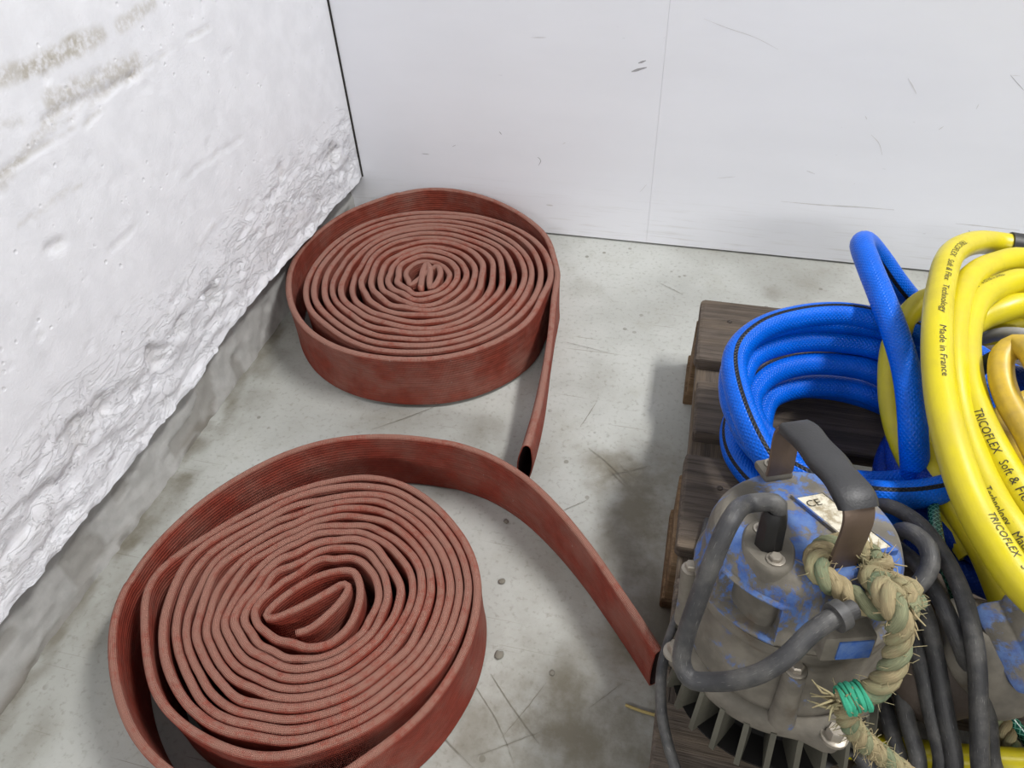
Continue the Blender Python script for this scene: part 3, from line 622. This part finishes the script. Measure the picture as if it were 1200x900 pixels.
def hose_print(txt, p0, off, size=.0088, stretch=1.35, flip=1, g=(-.30, -.55, .78), dirn=1):
    V, Fc = text_geo(txt, size); s = s_near(p0) + dirn * V[:, 0] * stretch; g = np.array(g)
    C = np.stack([np.interp(s, YS, YP[:, k]) for k in range(3)], 1); t = np.stack([np.interp(s, YS, YT[:, k]) for k in range(3)], 1); t /= np.linalg.norm(t, axis=1, keepdims=True)
    n = g - (t @ g)[:, None] * t; n /= np.linalg.norm(n, axis=1, keepdims=True); b = np.cross(t, n)
    a = -dirn * (V[:, 1] + off) / RY; W = C + (RY + .0004) * (np.cos(a)[:, None] * n + np.sin(a)[:, None] * b)
    if np.cross(W[Fc[0][1]] - W[Fc[0][0]], W[Fc[0][2]] - W[Fc[0][0]]) @ (W[Fc[0][0]] - C[Fc[0][0]]) < 0: Fc = [f[::-1] for f in Fc]
    mk('lettering', W, Fc, M_INK, yo, smooth=False)
FULL = 'TRICOFLEX   Soft & Flex   Technology      Made in France'
hose_print(FULL, D(1119, 291, 1.045), .002, .0090, 1.25)
hose_print('TRICOFLEX   Soft & Flex', D(1155, 610, .75), .006, .0092, .88)
hose_print('TRICOFLEX   Soft & Flex   Technology', D(1143, 492, .865), -.004, .0108, .90)
hose_print('Technology   Made in France', D(1160, 580, .81), -.004, .0092, .88)
hose_print('TRICOFLEX   Soft & Flex', D(1178, 336, 1.03), -.012, .0085, .85)

g1, _ = tube('garden_hose', [(1.22, -.66, .20), (1.17, -.69, .27)] + px((1225, 445, .86), (1207, 412, .885), (1190, 405, .90), (1177, 414, .895), (1173, 438, .88), (1182, 470, .865), (1202, 505, .85), (1235, 560, .83)) + [(1.17, -.87, .30), (1.22, -.81, .245), (1.21, -.72, .225), (1.16, -.66, .215)], .0118, M_YEL2, M=16)
tag(g1, 'grimy ochre yellow hose bent into a hook at the right edge', 'hose', 'hoses heaped on the pallet')
g2, _ = tube('garden_hose', [(1.22, -.62, .27)] + px((1205, 470, .94), (1182, 482, .925), (1173, 500, .91), (1185, 525, .895), (1212, 562, .87)) + [(1.17, -.83, .25), (1.19, -.77, .222), (1.17, -.72, .218)], .0118, M_YEL2, M=16)
tag(g2, 'grimy ochre yellow hose end dipping below the hooked one', 'hose', 'hoses heaped on the pallet')
g3, _ = tube('garden_hose', [U(990, 872, .158), U(1035, 878, .158), U(1110, 887, .158), U(1185, 893, .158), U(1260, 895, .158)], .0125, M_YEL, M=14)
tag(g3, 'yellow hose lying on boards under the black cables at bottom edge', 'hose', 'hoses heaped on the pallet')
g4, _ = tube('braided_hose', [(1.08, -.55, .165), (1.03, -.68, .21)] + [U(1093, 585, .24), U(1098, 625, .25), U(1107, 662, .25), U(1122, 700, .235), U(1146, 765, .17), U(1168, 822, .156), U(1190, 850, .152), U(1225, 895, .152)], .0058, M_BRAID, M=12)
tag(g4, 'thin dark green braided hose running behind the cables', 'hose', 'hoses heaped on the pallet')
g5, _ = tube('dark_hose', px((1110, 452, 1.0), (1140, 438, .99), (1158, 424, .98), (1180, 414, .97), (1220, 408, .97)), .009, M_OLIVE, M=12)
tag(g5, 'short stretch of dark green hose seen inside the yellow coil', 'hose', 'hoses heaped on the pallet')
g6, _ = tube('plastic_pipe', px((1128, 404, 1.04), (1150, 397, 1.03), (1175, 391, 1.02), (1200, 392, 1.01), (1240, 402, 1.0)), .0075, M_CLEAR, M=12)
tag(g6, 'glossy grey plastic pipe under the yellow coil at right edge', 'pipe')

# ---------------------------------------------------------------- submersible pump
PB_ = np.array([.860, -.979, .1625]); AX = nrm((-.007, .040, .21)); E1 = nrm(np.array([1, 0, 0]) - AX[0] * AX); E2 = np.cross(AX, E1)
def L(r, ph, h): return PB_ + h * AX + r * (math.cos(ph) * E1 + math.sin(ph) * E2)
def UP(x, y, h):                                              # pixel -> plane at height h on the pump axis
    d = ray(x, y); t = ((PB_ + h * AX - T) @ AX) / (d @ AX); return T + d * t
def UC(x, y, r):                                              # pixel -> (angle, height) on the pump's cylinder of radius r
    d = ray(x, y); o = T - PB_; d2 = d - d @ AX * AX; o2 = o - o @ AX * AX
    a, b, c = d2 @ d2, 2 * d2 @ o2, o2 @ o2 - r * r; q = b * b - 4 * a * c
    t = (-b - math.sqrt(max(q, 0))) / (2 * a); p = T + d * t - PB_; return math.atan2(p @ E2, p @ E1), p @ AX
pump = empty('submersible_pump', PB_); tag(pump, 'dusty grey and blue submersible pump with black carrying handle standing on pallet', 'pump', 'pumps on the pallet')
st = mk('strainer', *lathe_geo(PB_, AX, [(.092, .001), (.094, .006), (.066, .008), (.062, .050)], 48, E1), M_DARK, pump, sharp=40)
for i in range(26):
    a = i * 2 * PI / 26 + .05; rad = math.cos(a) * E1 + math.sin(a) * E2; tan = np.cross(AX, rad)
    V, Fb = box_geo((0, 0, 0), (1, 0, 0), (0, 1, 0), (0, 0, 1), 1, 1, 1)
    c = []
    for v in V:
        x_, y_, z_ = v; r0, r1, h0, h1 = .064, (.100 if z_ < 0 else .092), .004, .054
        c.append(PB_ + rad * (r1 if x_ > 0 else r0) + tan * y_ * .0048 + AX * (h1 if z_ > 0 else h0))
    mk('strainer_rib', c, Fb, M_RIBS, st, smooth=False)
# flange with bolt lugs
pb1 = UC(975, 850, .094)[0]; lug = [pb1 + k * PI / 2 for k in range(4)]
def flange_r(ang, r, h): return r + sum(.014 * np.exp(-((np.angle(np.exp(1j * (ang - a)))) / .16) ** 2) for a in lug)
mk('flange', *lathe_geo(PB_, AX, [(.080, .046), (.089, .048), (.091, .052), (.091, .062), (.087, .068), (.082, .070)], 96, E1, flange_r), M_PGREY, pump, sharp=45)
for a in lug: bolt('bolt', L(.100, a, .066), AX, .0075, .012, M_BOLT, pump)
# lower housing with a sunken pocket
col_a = math.radians(-91.5); pk = math.radians(-125)
hh = np.linspace(.064, .150, 40)
prof = [(np.interp(h, [.064, .075, .10, .128, .136, .139, .150], [.080, .084, .0825, .081, .0812, .084, .084]), h) for h in hh]
mk('lower_housing', *lathe_geo(PB_, AX, prof, 128, E1), M_PBODY, pump, sharp=45)
for k in range(4):
    a = col_a + k * PI / 2; p0 = L(.0845, a, .066); p1 = L(.087, a, .134)
    mk('bolt_column', *tube_geo(np.array([p0, p0 * .5 + p1 * .5, p1]), [.0115, .0095, .0090], 16)[:2], M_PBODY, pump, sharp=50)
    bolt('bolt', L(.087, a, .133), AX, .0058, .008, M_BOLT, pump)
# top cover: rounded shoulder and flat crown
TOPH = .212
prof = [(.084, .151), (.085, .154), (.0835, .158), (.080, .165), (.0785, .180), (.077, .192), (.0735, .202), (.068, .2085), (.062, .2115), (.045, TOPH), (.001, TOPH)]
ph_, pr_ = [q[1] for q in prof], [q[0] for q in prof]
prof = [(float(np.interp(h, ph_, pr_)), h) for h in np.r_[np.linspace(.151, .2085, 46), .2105]] + prof[-2:]
def top_r(ang, r, h):                                         # with a sunken pocket in the side wall and a raised lip round it
    d = np.abs(np.angle(np.exp(1j * (ang - pk)))); v = abs(h - .171)
    pocket = sstep(.34, .29, d) * float(sstep(.0160, .0135, v)); lip = sstep(.41, .36, d) * float(sstep(.0195, .0175, v))
    return r * (1 + .018 * np.cos(3 * (ang - 1.1)) * (r > .03)) + .003 * lip - .014 * pocket
mk('top_cover', *lathe_geo(PB_, AX, prof, 144, E1, top_r), M_PTOP, pump, sharp=45)
# name plate in its raised frame
q = [UP(*v, TOPH + .001) for v in ((929, 583), (962, 577), (1049, 645), (999, 655))]; q[3] = q[0] + (q[2] - q[1]); q = np.array(q)
cq = q.mean(0); qs = np.vstack([cq + (q - cq) * .92, cq + (q - cq) * .92 - AX * .004]); mkp = lambda nm, a0, a1, h0, h1, mat: None
pl = mk('nameplate', np.vstack([cq + (q - cq) * .93 + AX * .0012, cq + (q - cq) * .93 - AX * .004]), [(0, 1, 2, 3), (4, 7, 6, 5), (0, 4, 5, 1), (1, 5, 6, 2), (2, 6, 7, 3), (3, 7, 4, 0)], M_PLATE, pump, smooth=False)
ro, ri = cq + (q - cq) * 1.05, cq + (q - cq) * .93
V = np.vstack([ro - AX * .003, ro + AX * .002, ri + AX * .002, ri - AX * .003]); Fr = []
for k in range(3): Fr += [(k * 4 + j, k * 4 + (j + 1) % 4, (k + 1) * 4 + (j + 1) % 4, (k + 1) * 4 + j) for j in range(4)]
mk('nameplate_frame', V, Fr, M_PTOP, pump, smooth=False)
Vt, Ft = text_geo('CE', .011); dx = nrm(q[1] - q[0]); dy = nrm(np.cross(AX, dx)); o_ = cq + (q[0] - cq) * .80 - dy * .008 + dx * .001
mk('lettering', o_ + Vt[:, :1] * dx + Vt[:, 1:2] * dy + AX * .0016, Ft, M_INK, pl, smooth=False)
# handle: bent flat bar with a rubber sleeve
h1, h2 = UP(912, 561, TOPH), UP(986, 662, TOPH); hd = nrm(h2 - h1); hd = nrm(hd - hd @ AX * AX); hw = np.cross(AX, hd)
HT = .062
cl = [h1 - hd * .002, h1 + AX * .012, h1 + AX * (HT - .008), h1 + AX * HT + hd * .008, (h1 + h2) / 2 + AX * (HT + .003), h2 + AX * HT - hd * .004, h2 + AX * (HT - .01) + hd * .003, h2 + AX * .01 + hd * .001, h2 + hd * .000 - AX * .002]
cl = resample(catmull(cl, .004), .004); tt = tangents(cl); nn = np.cross(tt, np.broadcast_to(hw, tt.shape)); nn /= np.linalg.norm(nn, axis=1, keepdims=True)
def bar_sec(t, wd): return np.array([(t / 2, wd / 2 - t * .3), (t * .3, wd / 2), (-t * .3, wd / 2), (-t / 2, wd / 2 - t * .3), (-t / 2, -wd / 2 + t * .3), (-t * .3, -wd / 2), (t * .3, -wd / 2), (t / 2, -wd / 2 + t * .3)])
V, Fh, _ = sweep(cl, np.broadcast_to(bar_sec(.0045, .024), (len(cl), 8, 2)), nn, np.broadcast_to(hw, tt.shape))
hb = mk('handle', V, Fh, M_STEEL, pump, sharp=40)
sel = [i for i in range(len(cl)) if (cl[i] - h1) @ AX > HT - .004]; sel = sel[1:]; gp = cl[sel[0]:sel[-1] + 1]
wv = .0285 + .0015 * np.sin(np.linspace(0, 5 * PI, len(gp))); th = .0105 + 0 * wv
V, Fh, _ = sweep(gp, np.array([bar_sec(a, b) for a, b in zip(th, wv)]), nn[sel[0]:sel[-1] + 1], np.broadcast_to(hw, gp.shape))
mk('grip', V, Fh, M_BLACKP, hb, sharp=60)
for hp, sg in ((h1, -1),):
    fo = hp + hd * sg * .010 + AX * .002
    V, Fh = box_geo(fo, hd, hw, AX, .024, .026, .008, .003); mk('handle_foot', V, Fh, M_PGREY, pump, sharp=40); bolt('bolt', fo + hd * sg * .003 + AX * .004, AX, .005, .005, M_BOLT, pump)
# cable gland: rounded two-lobed boss, gland bush, power cord with kink and clip
gc = UP(901, 638, .214); gl = nrm(UP(912, 655, .214) - UP(888, 600, .214)); gs = np.cross(AX, gl)
def oval(ang, r, h): return r * (1 + .42 * np.cos(ang) ** 4)
mk('gland_boss', *lathe_geo(gc - AX * .06, AX, [(.024, 0), (.0205, .055), (.0200, .058), (.0185, .0600), (.0165, .0600)], 48, gl, oval), M_PGREY, pump, sharp=45)
bolt('bolt', gc + gl * .0165, AX, .005, .005, M_BOLT, pump); bolt('bolt', gc - gl * .0165, AX, .005, .005, M_BOLT, pump)
gt = gc - gl * .001
mk('cable_gland', *lathe_geo(gt, AX, [(.0108, 0), (.0104, .024), (.0098, .030), (.0085, .034), (.0078, .036)], 24, gl, lambda a, r, h: r * (1 + .04 * np.cos(8 * a))), M_DARK, pump, sharp=40)
g_top = gt + AX * .034
cord = [g_top - AX * .01, g_top + AX * .008, D(879, 590, np.linalg.norm(g_top - T) - .008), D(855, 612, .565), D(836, 655, .572), D(817, 705, .592), D(803, 748, .615), D(799, 778, .628), D(809, 796, .630), D(832, 799, .625), D(862, 797, .612), D(895, 787, .600), D(925, 767, .594), D(950, 742, .598), D(975, 725, .604), D(1000, 714, .615)]
tube('power_cord', cord, .0072, M_CABLE2, pump, step=.004)
ck = np.array(cord[-2]); V, Fh = lathe_geo(ck + nrm(np.array(cord[-1]) - ck) * .006, nrm(np.array(cord[-1]) - np.array(cord[-3])), [(.0088, -.004), (.0112, -.004), (.0112, .004), (.0088, .004)], 20)
mk('cord_clip', V, Fh, M_CABLE2, pump, sharp=40)
# outlet lug with a patch of clean blue paint
la, lh = UC(990, 752, .088)
lc = L(.080, la, lh); lr = math.cos(la) * E1 + math.sin(la) * E2; lt = np.cross(AX, lr)
V, Fh = box_geo(lc, lr, lt, AX, .030, .040, .026, .003); mk('outlet_lug', V, Fh, M_PGREY, pump, sharp=40)
V, Fh = box_geo(lc + lr * .0155 + lt * .004, lr, lt, AX, .002, .026, .019, .0006); mk('paint_panel', V, Fh, M_PLUG, pump, sharp=40)

# thin cable trailing over the pallet's edge
o, _ = tube('thin_cable', [U(830, 610, .15), U(818, 655, .151), U(803, 702, .165), U(786, 745, .19), U(775, 790, .20), U(776, 840, .185), U(789, 893, .165), U(806, 935, .152)], .0052, M_CABLE, M=12)
tag(o, 'thin grey cable hanging beside the pump at the pallet edge', 'cable', 'cables on the pallet')

# ---------------------------------------------------------------- heavy black cable in loops between the pumps
cab = [(.93, -.80, .20), U(1035, 592, .27), U(1075, 612, .295), U(1105, 650, .31), U(1129, 700, .315), U(1143, 760, .30), U(1147, 830, .265), U(1149, 900, .225), (1.035, -1.07, .175), (1.00, -1.06, .165),
       U(1118, 905, .20), U(1107, 830, .235), U(1096, 765, .26), U(1083, 715, .275), U(1066, 690, .27), U(1063, 712, .255), U(1076, 765, .25), U(1090, 830, .225), U(1103, 905, .19), (.985, -1.06, .16), (.965, -1.05, .16),
       U(1075, 905, .18), U(1062, 840, .205), U(1050, 785, .215), U(1036, 770, .205), U(1032, 800, .19), U(1044, 855, .18), U(1056, 910, .165), (.94, -1.04, .157), (.96, -1.075, .155), (1.03, -1.09, .155), (1.075, -1.05, .165),
       U(1167, 905, .185), U(1157, 840, .23), U(1138, 790, .264), U(1121, 745, .291), U(1103, 705, .300), U(1083, 672, .292), U(1062, 650, .27), U(1040, 640, .24), (.95, -.85, .21)]
o, _ = tube('power_cable', cab, .0072, M_CABLE, M=14)
tag(o, 'heavy black cable hanging in loops between the two pumps', 'cable', 'cables on the pallet')
o, _ = tube('power_cable', [(.955, -.86, .24), U(1056, 622, .30), U(1072, 626, .318), U(1088, 642, .325), U(1090, 664, .322), U(1078, 684, .312), U(1058, 696, .296), (.93, -.93, .25), (.945, -.96, .17)], .0078, M_CABLE2, M=14)
tag(o, 'short grey cable loop poking out behind the rope knot', 'cable', 'cables on the pallet')
o, _ = tube('power_cable', [U(985, 870, .17), U(1003, 880, .175), U(1018, 905, .165), (.93, -1.09, .157)], .0075, M_CABLE, M=14)
tag(o, 'black cable end lying at the foot of the dusty pump', 'cable', 'cables on the pallet')

# ---------------------------------------------------------------- second pump lying behind the cables
a0, a1 = U(1078, 790, .205), U(1215, 752, .275); ax2 = nrm(a1 - a0); p2 = empty('submersible_pump', (*(a0 * .6 + a1 * .4)[:2], .1445))
tag(p2, 'blue-headed grey pump lying on its side at the right edge', 'pump', 'pumps on the pallet')
u2 = nrm(np.array([0, 0, 1.]) - ax2[2] * ax2); Ln = np.linalg.norm(a1 - a0)
mk('motor_body', *lathe_geo(a0, ax2, [(.030, -.02), (.040, -.012), (.043, .0), (.043, Ln * .35), (.040, Ln * .40)], 40, u2), simple('brown_grimy_shaded_metal', lin(66, 56, 48), .7, bump=.0008, var=.35), p2, sharp=50)  # grimy brown, with the shadow behind the cables painted into its colour
def lobed(ang, r, h): return r * (1 + .10 * np.cos(4 * (ang - .5)))
mk('flange', *lathe_geo(a0 + ax2 * Ln * .36, ax2, [(.036, 0), (.044, .004), (.047, .012), (.047, .026), (.043, .034), (.038, .040)], 64, u2, lobed), M_PGREY, p2, sharp=50)
def squarish(ang, r, h): return r / np.maximum(np.abs(np.cos(ang - .3)) ** 6 + np.abs(np.sin(ang - .3)) ** 6, 1e-6) ** (1 / 6)
mk('pump_head', *lathe_geo(a0 + ax2 * (Ln * .36 + .036), ax2, [(.030, 0), (.036, .003), (.037, .008), (.0355, .022), (.0355, .024), (.038, .028), (.039, .075), (.035, .080)], 64, u2, squarish), M_PBLUE, p2, sharp=50)

# ---------------------------------------------------------------- rope
def rope(name, ctrl, rr, label, whip=None, fray=True):
    P = resample(catmull(ctrl, .003), .003); t, n, b = frames(P); s = arclen(P); root = empty(name, P[len(P) // 2])
    tag(root, label, 'rope', 'rope on the pallet')
    for k in range(3):
        a = 2 * PI * s / (rr * 3.9) + k * 2 * PI / 3
        Q = P + rr * .52 * (np.cos(a)[:, None] * n + np.sin(a)[:, None] * b)
        rad = rr * .56 * (1 + .10 * (vn(s * 120, s * 0 + k, 3) - .5))
        tube('strand', Q, rad, M_ROPE_G if k == 0 else M_ROPE, root, raw=True, M=10)
    if fray:
        gs = []
        for e, sg in ((0, -1), (-1, 1)):
            for k in range(16):
                d = nrm(t[e] * sg + .7 * rng.randn(3) * .6); q0 = P[e] + rr * .5 * rng.randn(3) * .6
                gs.append(tube_geo(np.array([q0, q0 + d * .008, q0 + d * .016 + rng.randn(3) * .003]), [.0012, .0009, .0004], 5))
        for k in range(150):                                                                # loose fibres along the lay
            i = rng.randint(len(P)); a = rng.rand() * 6.28; o = math.cos(a) * n[i] + math.sin(a) * b[i]; q0 = P[i] + o * rr * .8; d = nrm(o + .8 * rng.randn(3))
            gs.append(tube_geo(np.array([q0, q0 + d * .004, q0 + d * .008 + rng.randn(3) * .0015]), [.0004, .0003, .0002], 4))
        g = merge(*gs); f_ = mk('frayed_fibres', g[0], g[1], M_ROPE, root); f_['kind'] = 'stuff'
    if whip is not None:
        i = np.argmin(np.linalg.norm(P - whip, axis=1)); i = min(max(i, 3), len(P) - 4); q = P[i - 3:i + 4]
        a = np.linspace(0, 2 * PI * 5, 80); k = np.linspace(0, len(q) - 1, 80); C = np.stack([np.interp(k, range(len(q)), q[:, j]) for j in range(3)], 1)
        tube('whipping', C + rr * 1.1 * (np.cos(a)[:, None] * n[i] + np.sin(a)[:, None] * b[i]), (.0019 + .0008 * np.sin(a * 1.7)), M_TWINE, root, raw=True, M=6)
    return root
f2 = h2 + AX * .006; dR = lambda x, y, dd: D(x, y, dd)
kd = np.linalg.norm(f2 - T)
rp_ = [f2 + hw * .023 + hd * .004, f2 + hw * .018 - hd * .009, f2 - hd * .015, f2 - hw * .018 - hd * .007, f2 - hw * .024 + hd * .010, D(985, 690, kd - .012), D(1008, 705, kd - .016), D(1030, 712, kd - .016), D(1052, 716, kd - .012), D(1066, 710, kd - .006),
       D(1070, 697, kd + .002), D(1052, 686, kd - .002), D(1034, 684, kd - .010), D(1040, 700, kd - .034), D(1052, 720, kd - .034), D(1054, 745, kd - .022), D(1049, 772, kd - .012), D(1038, 796, kd - .004), D(1018, 812, kd + .002), D(998, 818, kd + .002), D(984, 822, kd + .0)]
rope('rope', rp_, .0090, 'beige and green twisted rope knotted around the pump handle', D(990, 820, kd))
rp2 = [f2 + hw * .023 + hd * .004, f2 + hw * .026 + hd * .012, D(1018, 676, kd - .004), D(1036, 690, kd - .014), D(1050, 690, kd - .024), D(1064, 700, kd - .020), D(1060, 716, kd - .024)]
rope('rope', rp2, .0088, 'short rope end looped through the knot beside the pump handle')
rp3 = [D(1000, 824, kd + .004), D(992, 835, kd + .012), D(998, 850, kd + .03), D(1012, 868, kd + .05), D(1032, 884, kd + .07), D(1060, 905, kd + .085)]
rope('rope', rp3, .0082, 'frayed rope tail hanging down in front of the pump flange')
rope('rope', [U(1150, 800, .16), U(1166, 828, .156), U(1180, 862, .156), U(1195, 905, .156), U(1215, 950, .156)], .0080, 'faded rope lying next to the green braided hose', fray=False)

# ---------------------------------------------------------------- crumbs and a splinter on the floor
for (x_, y_, r_), lb in zip([(585, 768, .0058), (588, 682, .0046), (593, 612, .0036), (647, 789, .0034)],
                            ['largest grey crumb beside near fire hose roll', 'grey crumb between near roll and its tail', 'small dark crumb under the arched hose tail', 'tiny dark crumb in front of the hose tail']):
    bm = bmesh.new(); bmesh.ops.create_icosphere(bm, subdivisions=2, radius=1); c = U(x_, y_)
    V = np.array([v.co[:] for v in bm.verts]); Fc = [[v.index for v in f.verts] for f in bm.faces]; bm.free()
    V *= (.7 + .6 * vn(V[:, 0] * 1.7 + x_, V[:, 1] * 1.7 + V[:, 2], 2))[:, None]; V[:, 2] *= .35; V *= r_; V[:, 2] -= V[:, 2].min()
    o = mk('concrete_crumb', V + [c[0], c[1], .0002], Fc, M_CHIP); tag(o, lb, 'crumb', 'crumbs on the floor')
sp, _ = tube('wood_splinter', [U(733, 826, .0026), U(748, 832, .0028), U(768, 838, .0026)], .0018, M_STRAW, M=6)
tag(sp, 'pale wood splinter on the floor near the pallet', 'splinter')
